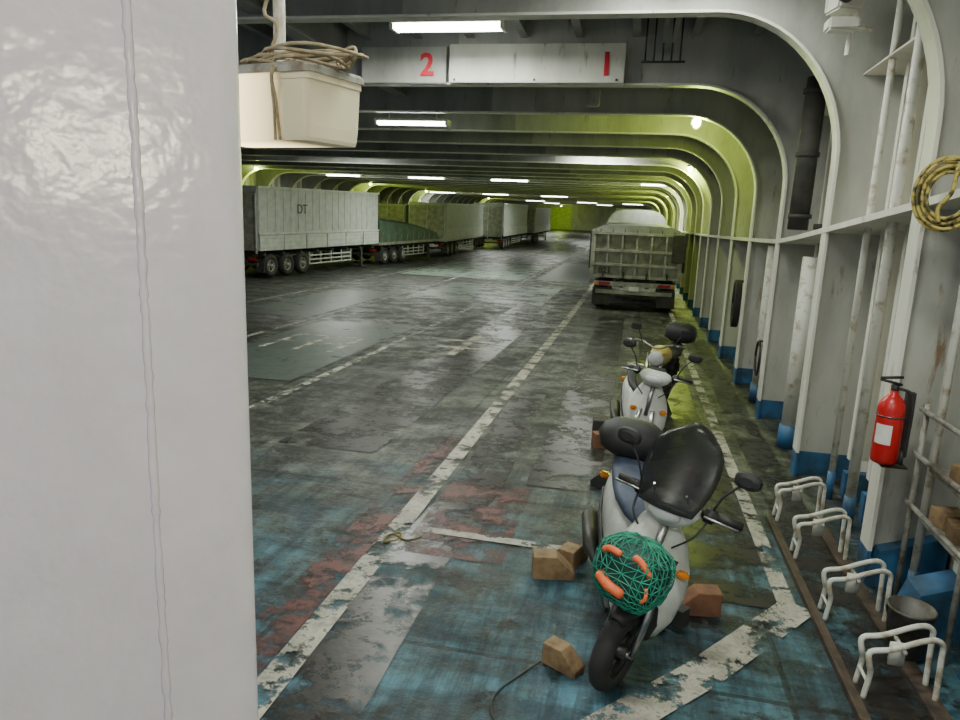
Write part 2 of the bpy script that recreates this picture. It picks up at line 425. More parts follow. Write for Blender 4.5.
fixture(-8.5,7.8,5.5,140); fixture(.2,8.0,5.6,90)  # unseen lamps added above the beams for more light
# warm twin lamp on stanchion behind the viewer
e=empty('warm_bulkhead_light',(.62,-1.36,3.12))
for dx,dy in ((-.17,-.08),(.16,.08)):
    bm=bmesh.new(); bmesh.ops.create_uvsphere(bm,u_segments=14,v_segments=8,radius=.055); mk('bulb',bm,M_warm,e,True,loc=(dx,dy,0))
    l=bpy.data.lights.new('lamp','POINT'); l.energy=24; l.color=(1,.84,.62); l.shadow_soft_size=.05
    o=bpy.data.objects.new('light',l); COL.objects.link(o); o.parent=e; o.location=(dx-.06,dy+.12,0)
bm=bmesh.new(); T(bm,[(0.04,-.1,-3.0),(0.04,-.1,2.85)],.03,10); T(bm,[(-.17,-.16,0),(.2,.02,0)],.02,8); mk('stanchion',bm,M_whitep,e,True)
def limelamp(x,y,zr,p,r=.09):
    e=empty('lime_bulkhead_light',(x,y,zr+S(y)))
    bm=bmesh.new(); bmesh.ops.create_uvsphere(bm,u_segments=14,v_segments=8,radius=r); mk('bulb',bm,M_limelamp,e,True)
    bm=bmesh.new(); T(bm,[(0,0,r*.8),(0,0,r*1.5)],r*1.05,12)
    T(bm,[(0,0,r*1.5),(0,0,5.95-zr)],.015,6)
    for k in range(4):
        a=k*math.pi/4; T(bm,[(math.cos(a)*r*1.3*math.cos(t),math.sin(a)*r*1.3*math.cos(t),-r*1.3*math.sin(t)) for t in [math.pi*j/8 for j in range(9)]],.006,5)
    mk('cage',bm,M_dkmetal,e)
    l=bpy.data.lights.new('lamp','POINT'); l.energy=p*1.2; l.color=(.76,1,.12); l.shadow_soft_size=.12
    o=bpy.data.objects.new('light',l); COL.objects.link(o); o.parent=e; o.location=(0,0,-r*2.2)
limelamp(.95,15.45,5.0,115)
for y,p in ((25.5,130),(31.5,150),(38,220),(46,260),(58,350),(78,400)): limelamp(1.5,y,4.9,p)
for y,p in ((50,140),(64,100),(92,150),(34,90)): limelamp(-18.9,y,5.0,p)
limelamp(-15,143,4.6,300)
w=bpy.data.worlds.new('World'); sc.world=w; w.use_nodes=True
w.node_tree.nodes['Background'].inputs[0].default_value=(.80,.87,1,1); w.node_tree.nodes['Background'].inputs[1].default_value=.5
# ------------------------------------------------------------ pillar
e=empty('steel_pillar',(-.612,1.06,0),(0,0,math.radians(33)))
bm=bmesh.new(); rs=[]
W,D,rc=1.1,.5,.035
def rr_(z):
    out=[]
    for cx,cy,a0 in ((-rc,rc,-90),(-rc,D-rc,0),(-W+rc,D-rc,90),(-W+rc,rc,180)):
        for k in range(7):
            a=math.radians(a0+90*k/6); out.append((cx+rc*math.cos(a),cy+rc*math.sin(a),z))
    return out
for k in range(13): rs.append(rr_(.1+5.95*k/12))
rings(bm,rs); mk('column',bm,M_pillar,e,True)
bm=bmesh.new(); pts=[(-.152+.0012*math.sin(z*5)+random.uniform(-.0007,.0007),-.001,z) for z in [1.2+.012*i for i in range(260)]]
T(bm,pts,[.0058+random.uniform(-.001,.0016) for _ in pts],8); mk('weld_seam',bm,M_pillar,e,True)
# ------------------------------------------------------------ lamp box with rope
e=empty('rope_tied_lamp_box',(-1.04,2.42,3.09),(0,0,math.radians(-14)))
bm=bmesh.new(); rs=[]
for z,k in ((0,.95),(.012,.965),(.05,.98),(.19,1.0),(.193,1.02),(.213,1.02)):
    rs.append(rrect(z,-.27,0,.27*k,.15*k,.022))
rings(bm,rs); mk('diffuser',bm,M_plastic,e,False)
bm=bmesh.new(); rs=[]
for z,k in ((.213,1.04),(.232,1.04),(.242,1.0)):
    rs.append(rrect(z,-.27,0,.272*k,.155*k,.025))
rings(bm,rs); mk('lid',bm,M_greyp,e,False)
bm=bmesh.new()
for i in range(7):
    ph=i*1.3
    pts=[(-.20+.19*math.cos(t+ph)+.02*i,.12*math.sin(t*1.0+ph),.256+.014*math.sin(2*t+ph)+.006*i) for t in [2*math.pi*j/20 for j in range(21)]]
    T(bm,pts,.006,6)
T(bm,sm([(-.135,-.152,.0),(-.135,-.156,.1),(-.13,-.17,.22),(-.16,-.08,.27),(-.12,.14,.27)]),.005,6)
T(bm,sm([(-.115,-.152,.0),(-.125,-.156,.12),(-.12,-.17,.22),(-.1,-.02,.29)]),.005,6)
T(bm,sm([(-.3,0,.28),(-.27,.02,.4),(-.31,.0,.45),(-.25,.03,.6)]),.007,6)
T(bm,sm([(.0,0,.27),(.06,.02,.29),(.03,.05,.32),(-.04,.03,.29)]),.006,6)
mk('rope',bm,M_rope,e,True)
bm=bmesh.new(); T(bm,[(-.33,.1,.2),(-.33,.1,2.6)],.022,10); B(bm,(-.3,.1,.26),(.3,.05,.03))
mk('bracket',bm,M_whitep,e)
# ------------------------------------------------------------ scooters
def scooter(name,loc,heading,lean,steer,seatm,shield=True,basket=True,topbox=False,bodym=None,scale=1.18):
    bodym=bodym or M_white
    root=empty(name,loc,(lean,0,heading),scale); root.rotation_mode='XYZ'
    wheel('rear_wheel',root,(-.62,0,.215),.215,.05)
    bm=bmesh.new()
    rings(bm,[ell(x,z,w_,h_,22,2.8) for x,z,w_,h_ in ((-.02,.42,.10,.14),(-.10,.47,.135,.21),(-.25,.52,.155,.20),(-.45,.57,.165,.165),(-.65,.62,.155,.125),(-.82,.68,.11,.085),(-.92,.72,.05,.04))])
    mk('rear_body',bm,bodym,root,True)
    bm=bmesh.new(); B(bm,(.14,0,.30),(.42,.34,.07),None,0,.02); B(bm,(-.45,.0,.3),(.35,.2,.16),None,0,.03)
    B(bm,(-.6,.10,.24),(.28,.06,.12),None,0,.02)
    mk('floorboard_and_engine',bm,M_black,root)
    bm=bmesh.new(); T(bm,[(-.25,-.13,.22),(-.45,-.16,.24),(-.5,-.17,.25),(-.85,-.17,.33)],[.02,.03,.055,.06],12); mk('muffler',bm,M_dkmetal,root,True)
    bm=bmesh.new()
    rings(bm,[ell(x,z,w_,h_,20,2.6) for x,z,w_,h_ in ((-.04,.70,.07,.025),(-.10,.72,.11,.045),(-.28,.735,.145,.055),(-.45,.76,.15,.06),(-.65,.80,.145,.055),(-.8,.81,.11,.04),(-.86,.815,.05,.02))])
    mk('seat',bm,seatm,root,True)
    bm=bmesh.new()
    for s in (-1,1): T(bm,sm([(-.7,s*.09,.78),(-.9,s*.1,.82),(-1.02,s*.09,.82),(-1.04,0,.82)]),.011,8)
    for x in (-.85,-.95): T(bm,[(x,-.1,.82),(x,.1,.82)],.009,6)
    mk('rear_rack',bm,M_chrome,root,True)
    bm=bmesh.new(); B(bm,(-.92,0,.66),(.05,.14,.06),None,0,.015)
    for s in (-1,1): B(bm,(-.9,s*.13,.64),(.05,.07,.045),None,1,.012)
    B(bm,(-.93,0,.5),(.02,.17,.2),(0,.3,0),2)
    mk('tail_lights',bm,[M_tail,M_amber,M_black],root)
    bm=bmesh.new()
    rings(bm,[ellz(z,x,hx,hy,22,2.4) for z,x,hx,hy in ((.27,.40,.06,.12),(.38,.42,.075,.17),(.52,.41,.075,.205),(.66,.38,.07,.205),(.78,.345,.065,.17),(.88,.315,.055,.11),(.93,.30,.04,.07))])
    mk('leg_shield',bm,bodym,root,True)
    bm=bmesh.new()
    rings(bm,[ellz(z,x,hx,hy,18,2.4) for z,x,hx,hy in ((.35,.35,.03,.13),(.6,.32,.03,.17),(.8,.285,.03,.14))])
    mk('inner_leg_panel',bm,M_black,root,True)
    bm=bmesh.new()
    rings(bm,[ellz(z,x,hx,hy,18,2.4) for z,x,hx,hy in ((.26,.44,.05,.07),(.36,.475,.045,.085),(.46,.475,.035,.07),(.5,.47,.02,.04))])
    mk('nose_lower_cover',bm,M_black,root,True)
    # side trim stripe
    bm=bmesh.new()
    for s in (-1,1): T(bm,sm([(.1,s*.16,.36),(-.2,s*.157,.40),(-.5,s*.168,.52),(-.75,s*.14,.6)]),.014,8)
    mk('side_trim',bm,M_dkmetal,root,True)
    bm=bmesh.new()
    for s in (-1,1):
        B(bm,(.455,s*.15,.66),(.05,.07,.04),(0,0,-s*.4),0,.012)
    mk('front_indicators',bm,M_amber,root)
    bm=bmesh.new(); T(bm,[(.0,.12,.26),(-.03,.30,.035)],.012,8); B(bm,(-.03,.31,.03),(.06,.05,.012)); mk('side_stand',bm,M_dkmetal,root)
    st=empty('steering',(.40,0,0),(0,0,steer),1,root)
    wheel('front_wheel',st,(.20,0,.23),.23,.055,rimm=M_dkmetal)
    bm=bmesh.new()
    for s in (-1,1):
        T(bm,[(.20,s*.085,.23),(.12,s*.085,.44),(.05,s*.06,.66)],[.02,.024,.026],10)
    T(bm,[(.20,-.095,.23),(.20,.095,.23)],.016,8)
    T(bm,[(.06,0,.6),(-.05,0,.98)],.025,10)
    mk('fork',bm,M_chrome,st,True)
    bm=bmesh.new(); rs=[]
    for k in range(13):
        a=math.radians(60+85*k/12); Rr=.255
        cx,cz=.20+Rr*math.cos(a),.23+Rr*math.sin(a); ww=.068*math.sin(math.pi*(k+1.2)/14.4)**.4
        nx,nz=math.cos(a),math.sin(a)
        rs.append([(cx+nx*q,y_,cz+nz*q) for y_,q in ((-ww,-.035),(-ww*.92,0),(-ww*.5,.012),(0,.016),(ww*.5,.012),(ww*.92,0),(ww,-.035),(ww*.85,-.035),(ww*.8,-.006),(0,.006),(-ww*.8,-.006),(-ww*.85,-.035))])
    rings(bm,rs); mk('front_fender',bm,M_black,st,True)
    bm=bmesh.new()
    rings(bm,[ellz(z,x,hx,hy,22,2.4) for z,x,hx,hy in ((.90,-.03,.05,.07),(.94,-.03,.08,.13),(.99,-.04,.09,.165),(1.03,-.055,.075,.14),(1.05,-.065,.045,.09))])
    mk('handlebar_cowl',bm,bodym,st,True)
    bm=bmesh.new()
    rings(bm,[ell(x,z,w_,h_,18,2.2) for x,z,w_,h_ in ((.02,.975,.10,.045),(.06,.97,.085,.038),(.075,.97,.04,.02))])
    mk('headlight',bm,M_glass,st,True)
    bm=bmesh.new(); B(bm,(-.1,0,1.04),(.1,.17,.04),(0,.4,0),0,.01); mk('instrument_panel',bm,M_black,st)
    bm=bmesh.new(); T(bm,sm([(-.13,-.34,1.0),(-.08,-.2,1.01),(-.05,0,1.0),(-.08,.2,1.01),(-.13,.34,1.0)]),.012,8,0)
    for s in (-1,1):
        T(bm,[(-.09,s*.22,1.01),(-.135,s*.35,1.0)],.023,10,1)
        T(bm,sm([(-.03,s*.18,1.01),(-.03,s*.26,1.01),(-.07,s*.35,.995)]),.007,6,0)
        B(bm,(-.08,s*.195,1.01),(.08,.08,.07),None,1,.015)
        T(bm,sm([(-.06,s*.2,.99),(.02,s*.17,.9),(.02,s*.08,.8)]),.006,6,1)
    mk('handlebar',bm,[M_chrome,M_black],st,True)
    bm=bmesh.new()
    for s in (-1,1):
        T(bm,sm([(-.08,s*.2,1.03),(-.06,s*.24,1.14),(-.06,s*.30,1.22)]),.006,6,0)
        rings(bm,[ell(-.06+q,1.26,.07*k,.045*k,18,2.6,yc=s*.33) for q,k in ((-.02,.9),(-.01,1),(.015,.9),(.025,.5))],True,True,0)
        rings(bm,[ell(-.06+q,1.26,.06*k,.037*k,18,2.6,yc=s*.33) for q,k in ((-.023,1),(-.021,1))],True,True,1)
    mk('mirrors',bm,[M_black,M_mirror],st)
    if shield:
        bm=bmesh.new(); rs=[]
        for k in range(11):
            t=k/10; z=1.0+.44*t; hw=.15+.05*math.sin(math.pi*min(t*1.1,1)) - .06*max(0,t-.7)/.3; xx=.09-.22*t
            rs.append([(xx-.035*(u*u),hw*u,z-(.05*u*u if k==10 else (.02*u*u if k==9 else 0))) for u in [-1+j/6 for j in range(13)]])
        rings(bm,rs,False,False); o=mk('windshield',bm,M_shield,st,True)
        sd=o.modifiers.new('s','SOLIDIFY'); sd.thickness=.004
        bm=bmesh.new()
        for s in (-1,1): T(bm,[(-.03,s*.1,1.02),(.04,s*.09,1.10)],.007,6)
        mk('windshield_stays',bm,M_chrome,st)
    if basket:
        bk=empty('basket',(.26,0,.60),(0,-.12,0),1,st)
        bm=bmesh.new()
        for z,hx,hy in ((0,.09,.12),(.1,.105,.14),(.2,.12,.16)):
            T(bm,[(hx,-hy,z),(hx,hy,z),(-hx,hy,z),(-hx,-hy,z),(hx,-hy,z)],.005,6)
        for k in range(7):
            u=-1+k/3; T(bm,[(.12,.16*u,.2),(.09,.12*u,0)],.003,5); T(bm,[(-.12,.16*u,.2),(-.09,.12*u,0)],.003,5)
        T(bm,[(-.1,0,.05),(-.2,0,.05)],.012,6); T(bm,[(-.1,0,.17),(-.24,0,.17)],.012,6)
        mk('wire_basket',bm,M_black,bk)
        prof=[(-.08,.03,.07),(-.06,.08,.12),(-.03,.105,.145),(0,.13,.165),(.04,.148,.18),(.08,.155,.19),(.12,.157,.192),(.16,.155,.19),(.2,.14,.18),(.23,.115,.155),(.26,.08,.11),(.275,.03,.04)]
        bm=bmesh.new(); rings(bm,[ellz(z,.015+.01*math.sin(z*40),hx*.92,hy*.92,20,3) for z,hx,hy in prof]); mk('bag_contents',bm,M_dgreen,bk,True)
        bm=bmesh.new(); rings(bm,[ellz(z+random.uniform(-.004,.004),.015,hx,hy,28,3) for z,hx,hy in prof])
        bmesh.ops.triangulate(bm,faces=[f for f in bm.faces if len(f.verts)==4])
        for v_ in bm.verts: v_.co+=Vector((random.uniform(-.006,.006),random.uniform(-.007,.007),random.uniform(-.007,.007)))
        o=mk('cargo_net',bm,M_green,bk); wf=o.modifiers.new('w','WIREFRAME'); wf.thickness=.0055
        bm=bmesh.new()
        T(bm,sm([(.135,-.13,.18),(.155,-.09,.205),(.155,-.03,.20)]),[.010]+[.018]*9+[.010],10)
        T(bm,sm([(.145,.03,.215),(.145,.08,.20),(.125,.13,.15)]),[.012]+[.018]*9+[.012],10)
        T(bm,sm([(.15,-.12,.07),(.16,-.05,.035),(.155,.04,.02)]),[.012]+[.028]*9+[.012],10)
        T(bm,sm([(.14,.13,.10),(.14,.14,.05),(.13,.12,.02)]),[.008]+[.010]*9+[.008],10)
        mk('orange_items',bm,M_orange,bk,True)
    if topbox:
        bm=bmesh.new(); rings(bm,[ellz(z,-.88,hx,hy,22,2.5) for z,hx,hy in ((.83,.12,.14),(.87,.18,.22),(.95,.2,.245),(1.01,.18,.22),(1.06,.12,.15),(1.08,.03,.04))])
        mk('top_box',bm,M_black,root,True)
    return root
hd=math.radians(-90)
scooter('motor_scooter',(.07,4.76,S(4.76)),hd+math.radians(8),math.radians(-9),math.radians(-34),M_seatb,topbox=True)
scooter('motor_scooter',(.12,9.0,S(9.0)),hd+math.radians(6),math.radians(-8),math.radians(-15),M_black,shield=False,basket=False)
# ------------------------------------------------------------ motorcycle
def motorcycle(name,loc,heading,lean,scale=1.15):
    root=empty(name,loc,(lean,0,heading),scale)
    wheel('rear_wheel',root,(-.65,0,.3),.3,.06,None,6)
    st=empty('steering',(.45,0,0),(0,0,.4),1,root)
    wheel('front_wheel',st,(.23,0,.3),.3,.05,None,6)
    bm=bmesh.new()
    for s in (-1,1): T(bm,[(.23,s*.09,.3),(-.0,s*.09,.95)],.022,10)
    T(bm,sm([(-.14,-.38,1.06),(-.06,-.2,1.08),(0,0,1.02),(-.06,.2,1.08),(-.14,.38,1.06)]),.013,8)
    for s in (-1,1): T(bm,[(-.09,s*.26,1.07),(-.14,s*.39,1.06)],.02,8)
    mk('fork_and_handlebar',bm,M_chrome,st,True)
    bm=bmesh.new(); rings(bm,[ell(x,.9,r,r,18,2) for x,r in ((-.0,.05),(.03,.09),(.1,.1),(.12,.08))]); mk('headlight',bm,M_glass,st,True)
    bm=bmesh.new(); rings(bm,[ell(x,z,.06,.015,12,2.4) for x,z in ((.48,.42),(.38,.56),(.23,.63),(.08,.57),(.0,.46))]); mk('front_fender',bm,M_black,st,True)
    bm=bmesh.new()
    for s in (-1,1):
        T(bm,sm([(0,s*.2,1.06),(.02,s*.26,1.2),(.02,s*.3,1.26)]),.007,6); B(bm,(.02,s*.33,1.28),(.03,.14,.08),None,0,.012)
    mk('mirrors',bm,M_black,st)
    bm=bmesh.new(); rings(bm,[ell(x,z,w_,h_,18,2.4) for x,z,w_,h_ in ((.38,.85,.05,.06),(.3,.87,.12,.12),(.1,.88,.15,.13),(-.05,.84,.11,.1),(-.12,.8,.06,.05))]); mk('fuel_tank',bm,M_yelbody,root,True)
    bm=bmesh.new(); rings(bm,[ell(x,z,w_,.045,18,2.6) for x,z,w_ in ((-.08,.81,.08),(-.2,.79,.13),(-.45,.81,.14),(-.75,.85,.13),(-.85,.87,.08))]); mk('seat',bm,M_black,root,True)
    bm=bmesh.new(); B(bm,(.05,0,.45),(.36,.24,.28),None,0,.04); B(bm,(.12,0,.65),(.18,.18,.2),(0,.3,0),0,.03)
    T(bm,[(.35,0,.8),(.3,0,.4),(.05,0,.27),(-.2,0,.35),(-.65,0,.3)],.025,8); T(bm,[(-.15,.1,.4),(-.65,.1,.3)],.03,8); T(bm,[(-.5,.12,.75),(-.62,.12,.32)],.025,8); T(bm,[(-.5,-.12,.75),(-.62,-.12,.32)],.025,8)
    T(bm,[(.2,-.12,.5),(.2,-.15,.25),(-.3,-.16,.26),(-.9,-.17,.38)],[.02,.02,.04,.05],10)
    T(bm,[(.0,.14,.3),(-.04,.3,.03)],.012,6)
    mk('engine_and_frame',bm,M_dkmetal,root)
    bm=bmesh.new(); rings(bm,[ell(x,z,.08,.02,12,2.4) for x,z in ((-.35,.6),(-.65,.68),(-.95,.58),(-1.0,.45))]); B(bm,(-.95,0,.72),(.05,.13,.06),None,0,.01); mk('rear_fender',bm,M_black,root,True)
    bm=bmesh.new(); rings(bm,[ellz(z,-.92,hx,hy,22,2.6) for z,hx,hy in ((.92,.12,.14),(.96,.19,.22),(1.08,.2,.23),(1.16,.17,.2),(1.21,.09,.1),(1.22,.03,.03))]); mk('top_box',bm,M_black,root,True)
    return root
M_yelbody=paint('yellow_bodywork',(.5,.38,.06),(.3,.25,.1),.35)
motorcycle('motorcycle',(.42,11.5,S(11.5)),math.radians(-106),math.radians(-7),1.12)
def chock(loc,rot,mat,s=1,tie=True):
    e=empty('wooden_wheel_chock',(loc[0],loc[1],S(loc[1])+.002),(0,0,rot),s)
    bm=bmesh.new(); pr=[(-.17,0),(.17,0),(.17,.06),(.02,.2),(-.17,.2)]
    rings(bm,[[(x,y,z) for x,z in pr] for y in (-.08,.08)]); bmesh.ops.bevel(bm,geom=bm.edges[:],offset=.006,segments=1,affect='EDGES'); mk('block',bm,mat,e)
chock((-.46,5.45),.2,M_wood,1.0); chock((-.32,5.72),1.2,M_wood,.9)
chock((.66,5.2),3.3,M_wood2,.95); chock((.46,5.0),2.6,M_dark,.7)
chock((-.25,4.2),-.5,M_wood,.75)
chock((-.2,9.3),.4,M_wood2,1); chock((-.22,9.9),.1,M_dark,1.1); chock((.78,8.2),2.5,M_wood2,.9); chock((-.12,7.7),2.5,M_dark,1)
def floorrope(name,pts,r,mat):
    bm=bmesh.new(); T(bm,sm([(x,y,S(y)+r+z) for x,y,z in pts],6),r,6); mk(name,bm,mat,None,True)
floorrope('mooring_rope',[(-.40,4.2,.01),(-.5,4.05,0),(-.62,3.8,0),(-.6,3.6,0),(-.5,3.5,0),(-.42,3.4,0)],.007,M_dark)
floorrope('mooring_rope',[(-2.0,5.75,0),(-1.9,5.83,.01),(-1.88,5.7,0),(-1.98,5.62,.01),(-1.95,5.76,.02),(-1.8,5.72,0),(-1.7,5.82,0)],.010,M_yel2)
# ------------------------------------------------------------ trucks and trailers
def trailer(name,loc,rz,L,H,kind='box',mat=None,W=2.9):
    root=empty(name,loc,(0,0,rz)); mat=mat or M_trail
    bm=bmesh.new()
    if kind=='box':
        B(bm,(-W/2,L/2,H-1.05-.35),(W,L,2.1+.7),None,0,.04)
        n=int(L/.55)
        for k in range(n+1):
            B(bm,(.010,.1+k*(L-.2)/n,H-1.0),(.014,.03,1.9),None,1)
        B(bm,(.03,L/2,H-.05),(.06,L,.1),None,1); B(bm,(.04,L/2,1.95),(.06,L,.08),None,1)
        for k in range(6):
            a=L*k/6; B(bm,(.04,a+L/12,1.55),(.04,L/6-.08,.66),None,1)
            for q in range(3): B(bm,(.065,a+L/12,1.35+q*.2),(.015,L/6-.15,.03),None,0)
        B(bm,(-W/2,-.012,2.5),(W-.15,.02,H-1.5),None,2)
        for x in (-.1,-W/2,-W+.1): B(bm,(x,-.03,2.4),(.06,.05,H-1.4),None,1)
    else:
        rings(bm,[[(0,y,1.3),(0,y,z-.15),(-.35,y,z),(-W+.35,y,z),(-W,y,z-.15),(-W,y,1.3)] for y,z in ((.1,2.75),(L*.3,2.6),(L*.6,2.35),(L*.95,1.9),(L,1.5))],True,True,0)
        B(bm,(-W/2,L/2,1.25),(W+.06,L,.16),None,1)
        for k in range(10): T(bm,[(.03,.3+k*L/10.5,1.25),(.03,.5+k*L/10.5,1.9)],.015,5,1)
    mk('cargo_body',bm,[mat,M_trail2 if kind=='box' else M_truck,M_truck],root)
    bm=bmesh.new()
    for x in (-.9,-W+.9): B(bm,(x,L/2,1.0),(.14,L-.4,.26))
    for k in range(8): B(bm,(-W/2,.5+k*(L-1)/7,1.05),(W-.1,.1,.12))
    B(bm,(-W/2,.05,.62),(W-.2,.1,.12))
    for x in (-.25,-W+.25): B(bm,(x,L*.86,.55),(.12,.12,1.0)); B(bm,(x,L*.86,.05),(.3,.3,.06))
    for z in (.45,.65,.85): B(bm,(-.05,L*.55,z),(.04,L*.36,.06),None,1)
    for k in range(5): B(bm,(-.06,L*.37+k*L*.09,.72),(.04,.05,.6),None,1)
    B(bm,(-.5,L*.72,.75),(.5,.9,.5))
    for x in (-.22,-W+.22): B(bm,(x,.35,.5),(.45,.03,.5))
    mk('chassis',bm,[M_dark,M_trail2],root)
    for i,yy in enumerate((.95,2.15,3.35)):
        for x in (-.2,-W+.2): 
            o=wheel('wheel',root,(x,yy,.52),.52,.14,.17,6,20,M_truck); o.rotation_euler=(0,0,math.pi/2)
    bm=bmesh.new()
    for x in (-.35,-W+.35): B(bm,(x,0,.85),(.4,.05,.14),None,0,.01)
    mk('tail_lights',bm,M_tail,root)
    return root
def gz(x,y): return (x,y,S(y))
t1=trailer('box_trailer',gz(-16.1,29),math.radians(-9.6),10.4,4.0)
text('DT',(.03,3.2,2.85),.6,M_dkmetal,t1,(math.pi/2,0,math.pi/2),.005)
trailer('flatbed_trailer',gz(-14.9,40.8),math.radians(-9),8.6,2.8,'flat',M_tarp)
trailer('box_trailer',gz(-13.8,52),math.radians(-1),12,3.9)
trailer('box_trailer',gz(-12.1,66),math.radians(-1),13,4.2)
trailer('box_trailer',gz(-11.4,82),math.radians(0),14,4.0)
trailer('box_trailer',gz(-17.6,54),math.radians(-1),12,3.7)
def truck(name,loc,mat,H=3.25,W=3.15,L=6.5,tm=None):
    root=empty(name,loc)
    bm=bmesh.new()
    B(bm,(0,L/2+.05,1.95),(W-.3,L,1.5),None,0)
    for x in (-W/2+.08,W/2-.08): B(bm,(x,0,1.95),(.16,.16,1.75),None,3,.02)
    for x in (-1.0,-.5,0,.5,1.0): B(bm,(x,-.02,1.95),(.07,.12,1.5),None,3)
    for z in (1.2,1.62,2.1,2.7): B(bm,(0,-.03,z),(W-.1,.12,.09),None,3)
    for s in (-1,1):
        for k in range(8): B(bm,(s*(W/2-.12),.4+k*L/8,1.95),(.1,.1,1.45),None,0)
        B(bm,(s*(W/2-.1),L/2,2.7),(.14,L,.12),None,0)
    for x in (-1.1,-.4,.4,1.1): B(bm,(x,-.09,1.25),(.06,.06,.25),None,2)
    rings(bm,[[((W/2-.06)*math.copysign(abs(math.cos(a))**.5,math.cos(a)),y,2.74+(H-2.74)*math.sin(a)) for a in [math.pi*j/12 for j in range(13)]] for y in (.0,.2,L*.5,L)],True,True,1)
    for k in range(7): T(bm,[(-W/2+.3+k*.42,-.03,2.85),(-W/2+.3+k*.42,-.1,2.55)],.015,5,2)
    mk('tipper_body',bm,[mat,tm or M_tarpg,M_dkmetal,M_truck],root)
    bm=bmesh.new(); 
    B(bm,(W/2+.05,1.6,2.1),(.1,3.2,1.35),None,0,.03); B(bm,(W/2-.15,-.1,2.25),(.45,.05,.95),None,0,.02); B(bm,(-W/2-.02,1.6,2.1),(.06,3.2,1.3),None,0)
    mk('side_tarp',bm,M_dark,root)
    bm=bmesh.new()
    for x in (-.45,.45): B(bm,(x,L/2,.95),(.14,L,.25))
    B(bm,(0,-.02,.95),(W-.35,.1,.16),None,3); B(bm,(0,.0,.66),(W-.5,.1,.14),None,3)
    for x in (-.85,.85): B(bm,(x,.02,.78),(.1,.08,.3),None,1)
    for s in (-1,1): B(bm,(s*(W/2-.45),.1,.48),(.62,.03,.62),None,1)
    B(bm,(0,-.06,.8),(.35,.02,.16),None,2)
    mk('chassis',bm,[M_dark,M_dark,M_label,M_truck],root)
    bm=bmesh.new()
    for s in (-1,1): B(bm,(s*(W/2-.55),-.1,.95),(.4,.05,.10),None,0,.01); B(bm,(s*(W/2-.26),-.1,.95),(.1,.05,.10),None,1)
    mk('tail_lights',bm,[M_tail,M_amber],root)
    for s in (-1,1):
        for yy in (.75,2.0,5.4):
            o=wheel('wheel',root,(s*(W/2-.4),yy,.55),.55,.14,.26,6,20,M_truck); o.rotation_euler=(0,0,math.pi/2)
    bm=bmesh.new(); B(bm,(0,L+.9,1.75),(W-.4,1.6,2.1),None,0,.1); mk('cab',bm,M_trail,root)
    return root
tr=truck('dump_truck',gz(.0,26.0),M_truck,3.0)
text('821',(-1.05,-.12,1.32),.3,M_dark,tr)
truck('dump_truck',gz(-.1,37.5),M_trail,3.75,tm=M_trail2)
trailer('box_trailer',gz(1.25,52),0,12,4.0)
# ------------------------------------------------------------ right side details
e=empty('fire_extinguisher',(1.95,5.72,1.12))
bm=bmesh.new(); rs=[]
for z,r in ((0,.075),(.01,.09),(.04,.095),(.42,.095),(.47,.085),(.51,.055),(.53,.03),(.56,.03)): rs.append([(r*math.cos(2*math.pi*k/24),r*math.sin(2*math.pi*k/24),z) for k in range(24)])
rings(bm,rs); mk('cylinder',bm,M_red,e,True)
bm=bmesh.new(); T(bm,[(0,0,.55),(0,0,.6)],.028,12); B(bm,(-.03,-.0,.62),(.15,.025,.018),(0,.2,0)); B(bm,(-.03,0,.655),(.15,.025,.016),(0,-.1,0))
T(bm,sm([(.02,-.02,.58),(.1,-.06,.55),(.11,-.09,.4),(.10,-.09,.15),(.09,-.08,.08)]),.011,8); T(bm,[(.09,-.08,.12),(.085,-.08,.02)],[.014,.022],8); mk('valve_and_hose',bm,M_black,e,True)
bm=bmesh.new(); rs=[[(.0965*math.cos(a),.0965*math.sin(a),z) for a in [math.radians(195+i*12) for i in range(7)]] for z in (.16,.31)]
rings(bm,rs,False,False); mk('label',bm,M_label,e,True)
bm=bmesh.new(); B(bm,(.12,.02,.3),(.06,.05,.5)); T(bm,[(.0975*math.cos(a),.0975*math.sin(a),.37) for a in [2*math.pi*i/24 for i in range(25)]],.006,5); B(bm,(.06,0,-.015),(.18,.14,.012)); mk('bracket',bm,M_dkmetal,e)
for i,y in enumerate((7.3,6.42,5.35,4.4)):
    e=empty('bicycle_rack',(0,y,S(y)))
    bm=bmesh.new()
    for dy in (0,.16):
        T(bm,sm([(1.60,dy,0),(1.62,dy,.18),(1.60,dy-.02,.25),(1.60,dy-.01,.33),(1.72,dy,.36),(1.93,dy+.06,.42),(2.02,dy+.08,.40),(2.03,dy+.08,.3),(2.03,dy+.06,.0)],5),.018,8)
    T(bm,[(1.61,0,.12),(1.61,.16,.12)],.012,6); B(bm,(1.78,.08,.29),(.09,.02,.15)); B(bm,(1.8,.1,.34),(.02,.18,.02))
    mk('tube_loops',bm,M_whitep,e,True)
bm=bmesh.new(); rs=[]
for y in [4.1+.4*k for k in range(9)]: s=S(y); rs.append([(1.50,y,s),(1.58,y,s),(1.58,y,s+.02),(1.52,y,s+.02),(1.52,y,s+.05),(1.50,y,s+.05)])
rings(bm,rs)
rs=[]
for y in [4.1+.4*k for k in range(9)]: s=S(y); rs.append([(1.95,y,s),(2.06,y,s),(2.06,y,s+.03),(1.95,y,s+.03)])
rings(bm,rs); mk('steel_floor_channel',bm,paint('rusty_steel',(.10,.07,.05),(.04,.03,.025),.6,.3,6))
